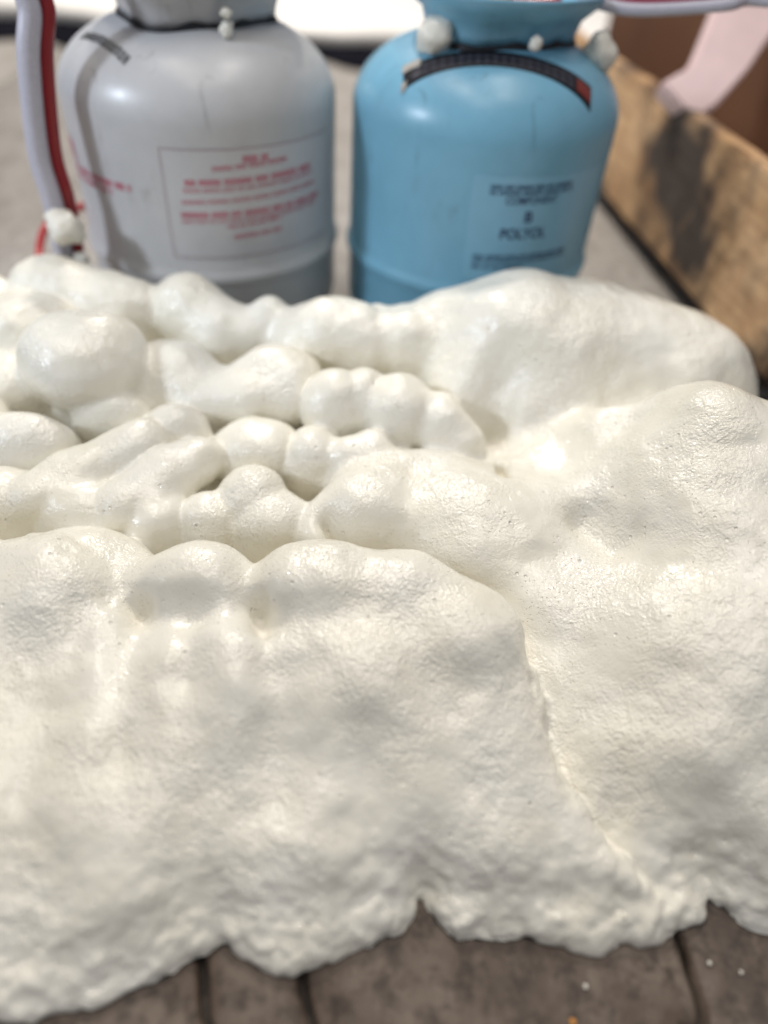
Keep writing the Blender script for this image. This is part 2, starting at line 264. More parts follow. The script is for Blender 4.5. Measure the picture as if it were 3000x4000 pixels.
LUMPS = [(-0.3206,0.575,0.08918,0.034,0.034,0.034,0.02,0),
  (-0.2855,0.573,0.08562,0.036,0.034,0.034,0.02,0),
  (-0.2475,0.568,0.08005,0.036,0.034,0.034,0.02,0),
  (-0.1924,0.575,0.08367,0.033,0.034,0.034,0.01,0),
  (-0.1619,0.56,0.07249,0.034,0.034,0.034,0.014,0),
  (-0.3802,0.57,0.0791,0.03,0.03,0.03,0.012,0),
  (-0.1172,0.565,0.09032,0.016,0.018,0.018,0.006,0),
  (-0.1324,0.56,0.07509,0.024,0.025,0.025,0.01,0),
  (-0.06,0.55,0.08831,0.036,0.034,0.031,0.006,0),
  (-0.08528,0.55,0.07972,0.03,0.03,0.026,0.012,0),
  (-0.03442,0.545,0.08452,0.03,0.03,0.03,0.012,0),
  (-0.01315,0.57,0.08646,0.022,0.022,0.022,0.006,0),
  (0.005073,0.575,0.09047,0.02,0.02,0.02,0.006,0),
  (0.03085,0.575,0.09014,0.026,0.024,0.024,0.008,0),
  (0.01084,0.55,0.08566,0.035,0.03,0.03,0.012,0),
  (0.1518,0.56,0.05495,0.112,0.085,0.09,0.02,0),
  (0.2398,0.56,0.04904,0.088,0.08,0.082,0.03,0),
  (0.0709,0.555,0.0671,0.055,0.055,0.05,0.02,0),
  (0.1007,0.56,0.09811,0.06,0.06,0.045,0.03,0),
  (0.05546,0.575,0.09865,0.04,0.03,0.02,0.015,0),
  (0.09469,0.51,0.06083,0.06,0.05,0.045,0.02,0),
  (0.1456,0.5,0.06722,0.06,0.03,0.03,0.02,0),
  (0.04526,0.56,0.08557,0.03,0.03,0.03,0.01,0),
  (-0.2474,0.47,0.09138,0.049,0.046,0.04,0.003,0),
  (-0.2269,0.475,0.06452,0.026,0.028,0.018,0.008,0),
  (-0.2671,0.475,0.03997,0.026,0.024,0.03,0.008,0),
  (-0.3204,0.52,0.08095,0.052,0.045,0.035,0.006,0),
  (-0.3297,0.48,0.0643,0.05,0.05,0.03,0.01,0),
  (-0.1829,0.49,0.07145,0.034,0.034,0.03,0.006,0),
  (-0.1565,0.475,0.06352,0.034,0.03,0.024,0.014,0),
  (-0.2038,0.48,0.05825,0.03,0.03,0.024,0.014,0),
  (-0.0973,0.49,0.07683,0.036,0.032,0.026,0.006,0),
  (-0.1196,0.475,0.06952,0.03,0.03,0.024,0.012,0),
  (-0.08567,0.475,0.06766,0.024,0.024,0.022,0.01,0),
  (-0.04579,0.46,0.07173,0.026,0.03,0.032,0.005,0),
  (-0.0236,0.47,0.06937,0.022,0.03,0.034,0.005,0),
  (0.005998,0.46,0.07418,0.03,0.032,0.032,0.005,0),
  (0.03951,0.455,0.07092,0.026,0.028,0.026,0.006,0),
  (0.05661,0.445,0.06474,0.022,0.024,0.02,0.008,0),
  (-0.05484,0.415,0.0605,0.022,0.022,0.022,0.004,0),
  (-0.0306,0.41,0.0632,0.018,0.02,0.02,0.004,0),
  (-0.01523,0.415,0.06324,0.02,0.022,0.022,0.005,0),
  (-0.215,0.35,0.034,0.042,0.026,0.032,0.003,0),
  (-0.16,0.348,0.032,0.028,0.026,0.032,0.003,0),
  (-0.122,0.35,0.034,0.026,0.026,0.034,0.003,0),
  (-0.08,0.352,0.036,0.036,0.028,0.034,0.003,0),
  (-0.272,0.352,0.036,0.034,0.028,0.032,0.003,0),
  (-0.04,0.348,0.034,0.03,0.028,0.032,0.003,0),
  (-0.325,0.352,0.038,0.034,0.028,0.032,0.003,0),
  (-0.248,0.352,0.052,0.0195,0.0195,0.0195,0.003,0),
  (-0.236,0.3632,0.0544,0.0195,0.0195,0.0195,0.01,0),
  (-0.224,0.3744,0.0568,0.0195,0.0195,0.0195,0.01,0),
  (-0.212,0.3856,0.0592,0.0195,0.0195,0.0195,0.01,0),
  (-0.2,0.3968,0.0616,0.0195,0.0195,0.0195,0.01,0),
  (-0.188,0.408,0.064,0.0195,0.0195,0.0195,0.01,0),
  (-0.186,0.35,0.05,0.0195,0.0195,0.0195,0.003,0),
  (-0.1772,0.3596,0.0524,0.0195,0.0195,0.0195,0.01,0),
  (-0.1684,0.3692,0.0548,0.0195,0.0195,0.0195,0.01,0),
  (-0.1596,0.3788,0.0572,0.0195,0.0195,0.0195,0.01,0),
  (-0.1508,0.3884,0.0596,0.0195,0.0195,0.0195,0.01,0),
  (-0.142,0.398,0.062,0.0195,0.0195,0.0195,0.01,0),
  (-0.168,0.43,0.056,0.028,0.022,0.027,0.003,0),
  (-0.222,0.44,0.058,0.034,0.022,0.029,0.003,0),
  (-0.272,0.402,0.052,0.038,0.027,0.031,0.003,0),
  (-0.325,0.415,0.056,0.036,0.03,0.03,0.003,0),
  (-0.104,0.42,0.05,0.038,0.03,0.031,0.004,0),
  (-0.098,0.366,0.052,0.026,0.026,0.028,0.003,0),
  (-0.06,0.415,0.046,0.028,0.026,0.027,0.003,0),
  (-0.17,0.305,0.03,0.016,0.012,0.016,0.003,0),
  (0.02254,0.395,0.044,0.07,0.038,0.036,0.008,0),
  (-0.009432,0.365,0.05394,0.035,0.035,0.03,0.012,0),
  (0.06495,0.355,0.05375,0.05,0.05,0.03,0.02,0),
  (-0.1114,0.272,0.05517,0.04,0.03,0.034,0.012,0),
  (-0.04204,0.274,0.06382,0.036,0.032,0.034,0.012,0),
  (-0.02269,0.272,0.06615,0.03,0.03,0.033,0.012,0),
  (0.01384,0.272,0.0657,0.036,0.03,0.032,0.012,0),
  (0.0487,0.252,0.06319,0.038,0.034,0.03,0.014,0),
  (-0.1913,0.285,0.04518,0.05,0.035,0.03,0.02,0),
  (-0.1528,0.07899,0.002,0.024,0.0192,0.0085,0.01,0),
  (-0.1234,0.08203,0.002,0.0224,0.01792,0.0085,0.01,0),
  (-0.09999,0.09004,0.002,0.0176,0.01408,0.0085,0.01,0),
  (-0.08292,0.1012,0.002,0.016,0.0128,0.0085,0.01,0),
  (-0.03495,0.1057,0.002,0.024,0.0192,0.0085,0.01,0),
  (-0.009763,0.1122,0.002,0.0176,0.01408,0.0085,0.01,0),
  (0.00842,0.1146,0.002,0.0096,0.00768,0.0085,0.01,0),
  (0.05861,0.1182,0.002,0.0112,0.00896,0.0085,0.01,0),
  (0.07729,0.1195,0.002,0.016,0.0128,0.0085,0.01,0),
  (0.1005,0.1248,0.002,0.0144,0.01152,0.0085,0.01,0),
  (0.1235,0.1253,0.002,0.0176,0.01408,0.0085,0.01,0),
  (0.1508,0.1272,0.002,0.016,0.0128,0.0085,0.01,0),
  (0.1734,0.1363,0.002,0.0176,0.01408,0.0085,0.01,0),
  (0.2089,0.144,0.002,0.0144,0.01152,0.0085,0.01,0),
  (0.2214,0.1398,0.002,0.0176,0.01408,0.0085,0.01,0)]
CREASES = [([(-0.03917,0.3393,0.075),(-0.028,0.3249,0.066),(-0.01037,0.3047,0.052)],0.012,0.006),
  ([(-0.06953,0.2559,0.08),(-0.06674,0.2431,0.075),(-0.06558,0.2381,0.072)],0.007,0.006),
  ([(-0.1052,0.2393,0.075),(-0.09973,0.22,0.068),(-0.09964,0.2069,0.065)],0.008,0.013),
  ([(0.08459,0.3863,0.075),(0.08639,0.4132,0.07)],0.012,0.004),
  ([(0.08877,0.4863,0.12),(0.08276,0.4747,0.115)],0.014,0.016),
  ([(0.1374,0.3459,0.088),(0.1533,0.3238,0.09)],0.01,0.013),
  ([(-0.1389,0.2529,0.075),(-0.1396,0.2472,0.07)],0.006,0.008),
  ([(-0.1901,0.2101,0.07),(-0.1694,0.1678,0.056)],0.008,0.02),
  ([(-0.04871,0.2084,0.07),(-0.04309,0.1527,0.052)],0.0075,0.015),
  ([(-0.1365,0.2385,0.072),(-0.1332,0.1965,0.064),(-0.126,0.1649,0.055)],0.0075,0.015),
  ([(-0.06203,0.2304,0.078),(-0.06052,0.2129,0.074)],0.005,0.009),
  ([(-0.1724,0.2432,0.078),(-0.1601,0.1941,0.064)],0.006,0.015),
  ([(0.04286,0.2019,0.068),(0.05375,0.1673,0.052)],0.004,0.018),
  ([(-0.003871,0.1798,0.06),(0.002457,0.1419,0.04)],0.004,0.016),
  ([(0.1452,0.171,0.045),(0.1798,0.1556,0.04)],0.008,0.02),
  ([(0.1743,0.3007,0.1),(0.1876,0.2915,0.1)],0.006,0.03)]

def hash3(ix, iy, iz, seed):
    h = (ix.astype(np.int64)*374761393 + iy.astype(np.int64)*668265263 + iz.astype(np.int64)*2147483647 + seed*1274126177) & 0xffffffff
    h = ((h ^ (h >> 13))*1274126177) & 0xffffffff
    h = ((h ^ (h >> 16))*2246822519) & 0xffffffff
    return ((h ^ (h >> 15)) & 0xffff)/32767.5 - 1.0
def vnoise(p, scale, seed):
    q = p*scale; i = np.floor(q).astype(np.int64); f = q-i; u = f*f*f*(f*(f*6-15)+10); r = 0
    for dx in (0, 1):
        for dy in (0, 1):
            for dz in (0, 1):
                wgt = (u[:, 0] if dx else 1-u[:, 0])*(u[:, 1] if dy else 1-u[:, 1])*(u[:, 2] if dz else 1-u[:, 2])
                r = r + wgt*hash3(i[:, 0]+dx, i[:, 1]+dy, i[:, 2]+dz, seed)
    return r
def tps(pts, X, Y, lam=2e-5):
    P = np.array(pts); n = len(P)
    def k(r2): return 0.5*r2*np.log(r2+1e-12)
    K = k((P[:, None, 0]-P[None, :, 0])**2+(P[:, None, 1]-P[None, :, 1])**2)+lam*np.eye(n)
    Q = np.c_[np.ones(n), P[:, :2]]; A = np.block([[K, Q], [Q.T, np.zeros((3, 3))]])
    s = np.linalg.solve(A, np.r_[P[:, 2], 0, 0, 0]); H = s[n]+s[n+1]*X+s[n+2]*Y
    for i in range(n): H = H+s[i]*k((X-P[i, 0])**2+(Y-P[i, 1])**2)
    return H
def smooth_poly(P, it=2):
    P = np.array(P, float)
    for _ in range(it):
        N = np.roll(P, -1, 0); P = np.stack([0.75*P+0.25*N, 0.25*P+0.75*N], 1).reshape(-1, 2)
    return P
def poly_sd(P, X, Y):
    d = np.full(X.shape, 1e9); ins = np.zeros(X.shape, bool)
    for a, b in zip(P, np.roll(P, -1, 0)):
        e = b-a; t = np.clip(((X-a[0])*e[0]+(Y-a[1])*e[1])/(e@e+1e-12), 0, 1)
        d = np.minimum(d, (X-a[0]-t*e[0])**2+(Y-a[1]-t*e[1])**2)
        c = ((a[1] > Y) != (b[1] > Y)) & (X < (b[0]-a[0])*(Y-a[1])/(b[1]-a[1]+1e-15)+a[0]); ins ^= c
    return np.where(ins, 1, -1)*np.sqrt(d)
def smin(a, b, k):
    h = np.clip(0.5+0.5*(b-a)/k, 0, 1); return b+(a-b)*h-k*h*(1-h)
def build_foam():
    lo = np.array([-0.50, 0.03, -0.004]); hi = np.array([0.46, 0.66, 0.178])
    xs, ys, zs = [np.arange(lo[i], hi[i], VOX, dtype=np.float32) for i in range(3)]
    X, Y = np.meshgrid(xs, ys, indexing='ij')
    fl = np.stack([X.ravel(), Y.ravel(), 0*X.ravel()], 1).astype(float)
    wx = vnoise(fl, 45, 1).reshape(X.shape)*0.003+vnoise(fl, 110, 2).reshape(X.shape)*0.0022+vnoise(fl, 230, 5).reshape(X.shape)*0.0013
    wy = vnoise(fl, 45, 3).reshape(X.shape)*0.003+vnoise(fl, 110, 4).reshape(X.shape)*0.0022+vnoise(fl, 230, 6).reshape(X.shape)*0.0013
    def layer(heights, outline, rad):
        sd = poly_sd(smooth_poly(outline), X+wx, Y+wy); H = np.clip(tps(heights, X, Y), 0.008, 0.16)
        rr = np.minimum(rad, H*0.9+0.006)
        t = np.clip(sd/rr, 0, 1); H = H*np.sqrt(1-(1-t)**2)
        H = np.where(sd < 0, sd*0.8-0.002, H)
        gx, gy = np.gradient(H, VOX); sl = np.sqrt(1+np.minimum(gx*gx+gy*gy, 4.0))
        return H, sl
    F = None
    for hts, outl, rad in ((BODY_HEIGHTS, BODY_OUTLINE, 0.03), (FRONT_HEIGHTS, FRONT_OUTLINE, 0.026)):
        H, sl = layer(hts, outl, rad)
        G = ((zs[None, None, :]-H[:, :, None])/sl[:, :, None]).astype(np.float32)
        F = G if F is None else smin(F, G, np.float32(0.003))
    for cx, cy, cz, rx, ry, rz, k, yaw in LUMPS:
        m = max(rx, ry)+k*1.5+0.004
        i0, i1 = np.searchsorted(xs, [cx-m, cx+m]); j0, j1 = np.searchsorted(ys, [cy-m, cy+m]); k0, k1 = np.searchsorted(zs, [cz-rz-k*1.5-0.004, cz+rz+k*1.5+0.004])
        if i0 >= i1 or j0 >= j1 or k0 >= k1: continue
        dx, dy, dz = xs[i0:i1, None, None]-cx, ys[None, j0:j1, None]-cy, zs[None, None, k0:k1]-cz
        if yaw:
            ca, sa = math.cos(R(yaw)), math.sin(R(yaw)); dx, dy = dx*ca+dy*sa, -dx*sa+dy*ca
        q = np.sqrt((dx/rx)**2+(dy/ry)**2+(dz/rz)**2); g = np.sqrt((dx/rx**2)**2+(dy/ry**2)**2+(dz/rz**2)**2)+1e-6
        E = (q*(q-1)/g).astype(np.float32)
        F[i0:i1, j0:j1, k0:k1] = smin(F[i0:i1, j0:j1, k0:k1], E, np.float32(k))
    for pts, dep, wid in CREASES:
        P = np.array(pts); m = wid*3
        i0, i1 = np.searchsorted(xs, [P[:, 0].min()-m, P[:, 0].max()+m]); j0, j1 = np.searchsorted(ys, [P[:, 1].min()-m, P[:, 1].max()+m])
        x, y = X[i0:i1, j0:j1], Y[i0:i1, j0:j1]; best = np.full(x.shape, 1e9)
        for a, b in zip(P[:-1], P[1:]):
            e = b[:2]-a[:2]; t = np.clip(((x-a[0])*e[0]+(y-a[1])*e[1])/(e@e), 0, 1)
            best = np.minimum(best, (x-a[0]-t*e[0])**2+(y-a[1]-t*e[1])**2)
        F[i0:i1, j0:j1, :] += (dep*np.exp(-best/wid**2))[:, :, None].astype(np.float32)
    F[:, :, 0] = 1; F[0], F[-1], F[:, 0], F[:, -1] = 1, 1, 1, 1
    F[:, :, -1] = 1
    # surface nets
    I = F < 0; nx, ny, nz = F.shape
    s = np.zeros((nx-1, ny-1, nz-1), np.uint8)
    for dx in (0, 1):
        for dy in (0, 1):
            for dz in (0, 1): s += I[dx:nx-1+dx, dy:ny-1+dy, dz:nz-1+dz]
    act = np.argwhere((s > 0) & (s < 8)); idx = np.full(s.shape, -1, np.int32); idx[tuple(act.T)] = np.arange(len(act))
    acc = np.zeros((len(act), 3)); cnt = np.zeros(len(act))
    cor = [(a, b, c) for a in (0, 1) for b in (0, 1) for c in (0, 1)]
    val = {c: F[act[:, 0]+c[0], act[:, 1]+c[1], act[:, 2]+c[2]].astype(float) for c in cor}
    for a in cor:
        for ax in range(3):
            if a[ax]: continue
            b = tuple(1 if q == ax else a[q] for q in range(3)); va, vb = val[a], val[b]; x = (va < 0) != (vb < 0)
            t = np.where(x, va/(va-vb+1e-20), 0); p = np.array(a, float)[None, :].repeat(len(act), 0); p[:, ax] = t
            acc += p*x[:, None]; cnt += x
    V = lo+(act+acc/cnt[:, None])*VOX
    faces = []
    for ax in range(3):
        sl0 = [slice(None)]*3; sl1 = [slice(None)]*3; sl0[ax] = slice(0, -1); sl1[ax] = slice(1, None)
        A, B = I[tuple(sl0)], I[tuple(sl1)]
        u, v = (ax+1) % 3, (ax+2) % 3
        e = np.argwhere(A != B); e = e[(e[:, u] > 0) & (e[:, v] > 0)]
        ins = A[tuple(e.T)]
        def cell(du, dv):
            c = e.copy(); c[:, u] -= du; c[:, v] -= dv; c = np.minimum(c, np.array(s.shape)-1); return idx[tuple(c.T)]
        q = np.stack([cell(1, 1), cell(0, 1), cell(0, 0), cell(1, 0)], 1); q[~ins] = q[~ins][:, ::-1]
        faces.append(q[(q >= 0).all(1)])
    Fc = np.concatenate(faces)
    # relax, then uneven skin
    ed = np.concatenate([Fc[:, [0, 1]], Fc[:, [1, 2]], Fc[:, [2, 3]], Fc[:, [3, 0]]])
    def relax(V, n, lam):
        deg = np.bincount(ed[:, 0], minlength=len(V)).astype(float)[:, None]+1e-9
        for _ in range(n):
            S = np.stack([np.bincount(ed[:, 0], weights=V[ed[:, 1], c], minlength=len(V)) for c in range(3)], 1)/deg
            V = V+lam*(S-V)
        return V
    V = relax(V, 4, 0.5)
    fn = np.cross(V[Fc[:, 2]]-V[Fc[:, 0]], V[Fc[:, 3]]-V[Fc[:, 1]]); N = np.zeros_like(V)
    for c in range(4):
        for a in range(3): N[:, a] += np.bincount(Fc[:, c], weights=fn[:, a], minlength=len(V))
    N /= np.linalg.norm(N, axis=1)[:, None]+1e-12
    edge = np.clip((0.05-V[:, 2])/0.04, 0, 1)*np.clip((0.30-V[:, 1])/0.1, 0, 1)
    fr = np.clip((0.33-V[:, 1])/0.05, 0, 1)
    d = vnoise(V*np.array([1.0, 0.42, 1.0]), 26, 21)*0.0030*fr+vnoise(V, 13, 23)*0.0022+vnoise(V, 28, 11)*(0.0030+0.0012*(1-fr))+vnoise(V, 70, 12)*0.0009+vnoise(V, 150, 13)*0.00025
    d += edge*(vnoise(V, 120, 15)*0.0012+vnoise(V, 230, 16)*0.0009)
    V = V+N*d[:, None]; V[:, 2] = np.maximum(V[:, 2], 0.0008)
    me = bpy.data.meshes.new('spray_foam'); me.from_pydata([], [], [])
    me.vertices.add(len(V)); me.vertices.foreach_set('co', V.astype(np.float32).ravel())
    me.loops.add(Fc.size); me.polygons.add(len(Fc))
    me.loops.foreach_set('vertex_index', Fc.astype(np.int32).ravel())
    me.polygons.foreach_set('loop_start', np.arange(0, Fc.size, 4, dtype=np.int32))
    me.update(calc_edges=True); me.validate()
    print('foam verts', len(V), 'faces', len(Fc))
    return me
foam = meshobj('spray_foam', build_foam(), M['foam'])
tag(foam, 'large cream white slab of expanded spray foam with billowing lobes on the floor', 'spray foam')

# ------------------------------------------------------------------ cylinders
TR = 0.13
def dome(r): return 0.222+0.068*(1-(min(abs(r), 0.1299)/0.13)**2.4)**0.5
def body_profile():
    p = [(0.0, 0.004), (0.095, 0.004), (0.118, 0.010), (0.127, 0.022), (TR, 0.034), (TR, 0.080), (TR+0.0012, 0.0835), (TR+0.0028, 0.087), (TR+0.0032, 0.090), (TR+0.0028, 0.093), (TR+0.0012, 0.0965), (TR, 0.100), (TR, 0.15), (TR, 0.200), (TR, 0.214)]
    for i in range(0, 29):
        a = i/28; r = 0.13*math.cos(a*math.pi/2)**0.9 if a < 1 else 0.0
        p.append((r, dome(r) if i else 0.222))
    return p
def on_cyl(u, v, off): return ((TR+off)*math.cos(u), (TR+off)*math.sin(u), v)
def patch(a0, a1, z0, z1, off, n=40):
    return grid_bm([[on_cyl(R(a0+(a1-a0)*i/n), z, o) for z, o in ((z0, off), (z1, off))] for i in range(n+1)])
def pseudo_line(bm, a0, a1, z0, z1, h, off, rng, bold=0.5):
    """one line of print too blurred to read: word-like runs of short upright strokes"""
    a = a0; nlet = 0; wl = rng.randint(3, 9); step = math.degrees(h*0.62/TR)
    while a < a1-step*0.5:
        if nlet >= wl: a += step*0.8; nlet = 0; wl = rng.randint(3, 9); continue
        t = (a-a0)/(a1-a0); zc = z0+(z1-z0)*t; sw = step*0.20*(0.7+bold)
        for k, off_a in ((0, 0.0), (1, step*0.45)):
            x0, x1 = R(a+off_a), R(a+off_a+sw)
            bm.faces.new([bm.verts.new(on_cyl(x, z, off)) for x, z in ((x0, zc-h/2), (x1, zc-h/2), (x1, zc+h/2), (x0, zc+h/2))])
        zz = zc+rng.choice((-0.5, 0.0, 0.42))*h*0.8
        x0, x1 = R(a), R(a+step*0.62)
        bm.faces.new([bm.verts.new(on_cyl(x, z, off+0.00004)) for x, z in ((x0, zz-h*0.1), (x1, zz-h*0.1), (x1, zz+h*0.1), (x0, zz+h*0.1))])
        a += step; nlet += 1
    return bm
def text_mesh(s, height, bold=0.0):
    cu = bpy.data.curves.new('t', 'FONT'); cu.body = s; cu.align_x = 'CENTER'; cu.align_y = 'CENTER'; cu.size = 1; cu.offset = bold
    o = bpy.data.objects.new('t', cu); COL.objects.link(o); bpy.context.view_layer.update()
    me = bpy.data.meshes.new_from_object(o.evaluated_get(bpy.context.evaluated_depsgraph_get()))
    bpy.data.objects.remove(o); co = np.array([v.co[:] for v in me.vertices]); c = (co.max(0)+co.min(0))/2; sc = height/(co[:, 1].max()-co[:, 1].min())
    bm = bmesh.new(); bm.from_mesh(me); bmesh.ops.subdivide_edges(bm, edges=[e for e in bm.edges if e.calc_length() > 0.2], cuts=2)
    for v in bm.verts: v.co = (v.co-Vector(c))*sc
    return bm
def cyl_text(s, ang, z, height, width, off, bold=0.0):
    bm = text_mesh(s, height, bold); xs = [v.co.x for v in bm.verts]; k = width/(max(xs)-min(xs))
    for v in bm.verts: v.co = Vector(on_cyl(R(ang)+v.co.x*k/TR, z+v.co.y, off))
    return bm
def collar(mat, parent, corner, holes=None):
    seg = 144; rows = []
    def rad(a): return 0.0665+0.0045*math.cos(3*(a-R(corner)))+0.002*math.cos(6*(a-R(corner)))
    for i in range(seg):
        a = 2*math.pi*i/seg; r0 = rad(a); tab = 0.5+0.5*math.sin(a*9+1.0); lift = 0.0022+0.0040*max(0, tab-0.35)**1.5
        zb = dome(r0)+lift
        sec = [(r0+0.0015, zb), (r0+0.002, zb+0.006), (r0+0.005, zb+0.016), (r0+0.0165, 0.309), (r0+0.021, 0.317), (r0+0.0215, 0.3195), (r0+0.0190, 0.3195), (r0+0.0155, 0.313), (r0+0.0025, zb+0.014), (r0-0.001, zb+0.004), (r0-0.001, zb)]
        rows.append([(r*math.cos(a), r*math.sin(a), z) for r, z in sec])
    bm = grid_bm(rows, close_u=True, close_v=True); bmesh.ops.recalc_face_normals(bm, faces=bm.faces[:])
    c = obj('collar', bm, mat, parent)
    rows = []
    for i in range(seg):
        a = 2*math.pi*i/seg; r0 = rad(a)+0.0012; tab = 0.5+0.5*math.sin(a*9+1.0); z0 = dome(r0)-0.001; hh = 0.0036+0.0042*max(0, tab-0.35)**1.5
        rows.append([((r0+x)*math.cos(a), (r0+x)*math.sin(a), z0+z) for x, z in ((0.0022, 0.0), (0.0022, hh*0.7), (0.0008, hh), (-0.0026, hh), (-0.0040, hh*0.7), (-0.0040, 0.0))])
    obj('gap_shade', grid_bm(rows, close_u=True), M['dark_gap'], c)  # near-black ring puts the shade of the gap under the collar into colour
    return c
def valve(parent, mat):
    bm = lathe([(0.0, 0.28), (0.018, 0.283), (0.018, 0.298), (0.012, 0.300), (0.012, 0.312), (0.0, 0.312)], 32)
    v = obj('valve', bm, M['valve'], parent)
    bm = tube([(0.012, -0.005, 0.306), (0.03, -0.012, 0.308), (0.052, -0.022, 0.312)], 0.006, 14, 5); obj('outlet', bm, mat, v)
def cylinder(name, loc, paint, corner):
    t = empty(name, loc)
    obj('body', lathe(body_profile(), 128), paint, t)
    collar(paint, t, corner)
    return t

CL = (-0.209, 0.759, 0.0); CB = (0.067, 0.776, 0.0)
gl = cylinder('gas_cylinder', CL, M['grey'], -103)
tag(gl, 'light grey steel gas cylinder with red printed label, standing behind the foam', 'cylinder')
valve(gl, M['hose_red'])
rr = random.Random(3)
lab = obj('label', patch(-93.5, -16, 0.1115, 0.2080, 0.0003), M['grey_label'], gl); lab['label'] = 'pale rectangular label with rows of small red print'
bm = bmesh.new()
def strip_on(bm, a0, a1, z0, z1, off, n=30):
    P = [[on_cyl(R(a0+(a1-a0)*i/n), z, off) for z in (z0, z1)] for i in range(n+1)]
    return grid_bm(P, bm=bm)
for z in (0.1122, 0.2065): strip_on(bm, -93, -16.5, z, z+0.0008, 0.0006)
strip_on(bm, -93.2, -92.9, 0.1122, 0.2072, 0.0006, 1)
obj('border', bm, mat_plain('faded_red_line', (0.40, 0.26, 0.30), 0.5, 0.05), lab)
for a0, a1, z0, z1, h, b in [(-62, -51, 0.1984, 0.1984, 0.0058, 1.0), (-74, -42, 0.1918, 0.1945, 0.0042, 0.5), (-85, -30, 0.1800, 0.1822, 0.0052, 1.0), (-86, -29, 0.1732, 0.1764, 0.0036, 0.3),
                             (-87, -27, 0.1632, 0.1670, 0.0038, 0.4), (-88, -25, 0.1520, 0.1537, 0.0050, 1.0), (-88, -26, 0.1463, 0.1480, 0.0034, 0.3), (-70, -46, 0.1412, 0.1440, 0.0036, 0.5), (-68, -47, 0.1316, 0.1334, 0.0042, 0.6)]:
    obj('lettering', pseudo_line(bmesh.new(), a0, a1, z0, z1, h, 0.0007, rr, b), M['red_ink'], lab, False)
for a0, a1, z0, z1, h, b in [(-152, -142.5, 0.1890, 0.1860, 0.009, 1.0), (-150, -140, 0.1790, 0.1770, 0.007, 0.8), (-147, -107, 0.1690, 0.1690, 0.0062, 1.0), (-147, -118, 0.1615, 0.1615, 0.0055, 0.6)]:
    obj('lettering', pseudo_line(bmesh.new(), a0, a1, z0, z1, h, 0.0004, rr, b), M['red_ink'], gl, False)
# black stencil on the shoulder
def dome_pt(x, y, off):
    r = math.hypot(x, y); return (x, y, dome(r)+off)
bm = bmesh.new(); p0, p1 = Vector((-0.086, -0.050)), Vector((-0.030, -0.104)); dv = (p1-p0).normalized(); nv = Vector((-dv.y, dv.x)); Ltot = (p1-p0).length
s = 0; r2 = random.Random(8)
while s < Ltot-0.004:
    hgt = 0.0075
    for q, (u0, u1, v0, v1) in enumerate([(0, 0.0013, -0.5, 0.5), (0.0028, 0.0041, -0.5, 0.5), (0, 0.0041, *r2.choice([(-0.5, -0.34), (-0.08, 0.08), (0.34, 0.5)]))]):
        c = [p0+dv*(s+u)+nv*(v*hgt) for u, v in ((u0, v0), (u1, v0), (u1, v1), (u0, v1))]
        bm.faces.new([bm.verts.new(dome_pt(k.x, k.y, 0.0005+0.00005*q)) for k in c])
    s += 0.0060
obj('lettering', bm, M['black_ink'], gl, False)['label'] = 'short line of black stencilled characters'

gb = cylinder('gas_cylinder', CB, M['blue'], -119)
tag(gb, 'light blue steel gas cylinder with black thermometer strip, standing beside the wooden crate', 'cylinder')
valve(gb, M['hose_red'])
lab = obj('label', patch(-95, -30, 0.1050, 0.2005, 0.0003), M['blue_label'], gb); lab['label'] = 'lighter blue rectangular label with navy print'
for a0, a1, z, h, b in [(-88, -51, 0.1915, 0.0036, 0.6), (-88, -51, 0.1868, 0.0036, 0.5), (-91, -47, 0.1285, 0.0034, 0.6), (-91, -47, 0.1240, 0.0034, 0.4), (-91, -68, 0.1185, 0.0036, 0.5)]:
    obj('lettering', pseudo_line(bmesh.new(), a0, a1, z, z, h, 0.0007, rr, b), M['navy_ink'], lab, False)
obj('lettering', cyl_text('COMPONENT', -69.6, 0.1800, 0.0068, R(23)*TR, 0.0007, 0.012), M['navy_ink'], lab, False)
obj('lettering', cyl_text('B', -70.2, 0.1652, 0.0100, 0.0080, 0.0007, 0.02), M['navy_ink'], lab, False)
obj('lettering', cyl_text('POLYOL', -71, 0.1502, 0.0100, R(20.5)*TR, 0.0007, 0.02), M['navy_ink'], lab, False)
# thermometer strip laid straight across the shoulder
def strip_mesh(x0, x1, y0, y1, off, nx, ny=6, thick=0.0006):
    top = [[dome_pt(x0+(x1-x0)*i/nx, y0+(y1-y0)*j/ny, off) for j in range(ny+1)] for i in range(nx+1)]
    for row in top: row.insert(0, (row[0][0], row[0][1], row[0][2]-thick)); row.append((row[-1][0], row[-1][1], row[-1][2]-thick))
    return grid_bm(top)
stp = obj('thermometer_strip', strip_mesh(-0.080, 0.0848, -0.0895, -0.0708, 0.0007, 60), M['black'], gb); stp['label'] = 'black strip of small grid cells with a dark red end'
for i in range(19):
    for j in range(2):
        x = -0.072+i*0.0074; y = -0.0868+j*0.0062
        obj('cell', strip_mesh(x, x+0.0052, y, y+0.0044, 0.0010, 3, 2, 0.0002), M['cell'], stp)
obj('red_end', strip_mesh(0.0700, 0.0838, -0.0855, -0.0740, 0.0010, 6, 4, 0.0002), M['rust'], stp)
obj('peeled_corner', strip_mesh(-0.0815, -0.066, -0.0770, -0.0690, 0.0016, 8, 4, 0.0004), M['silver'], stp)
obj('peeled_corner', strip_mesh(-0.0815, -0.077, -0.0910, -0.0850, 0.0016, 4, 3, 0.0004), M['silver'], stp)

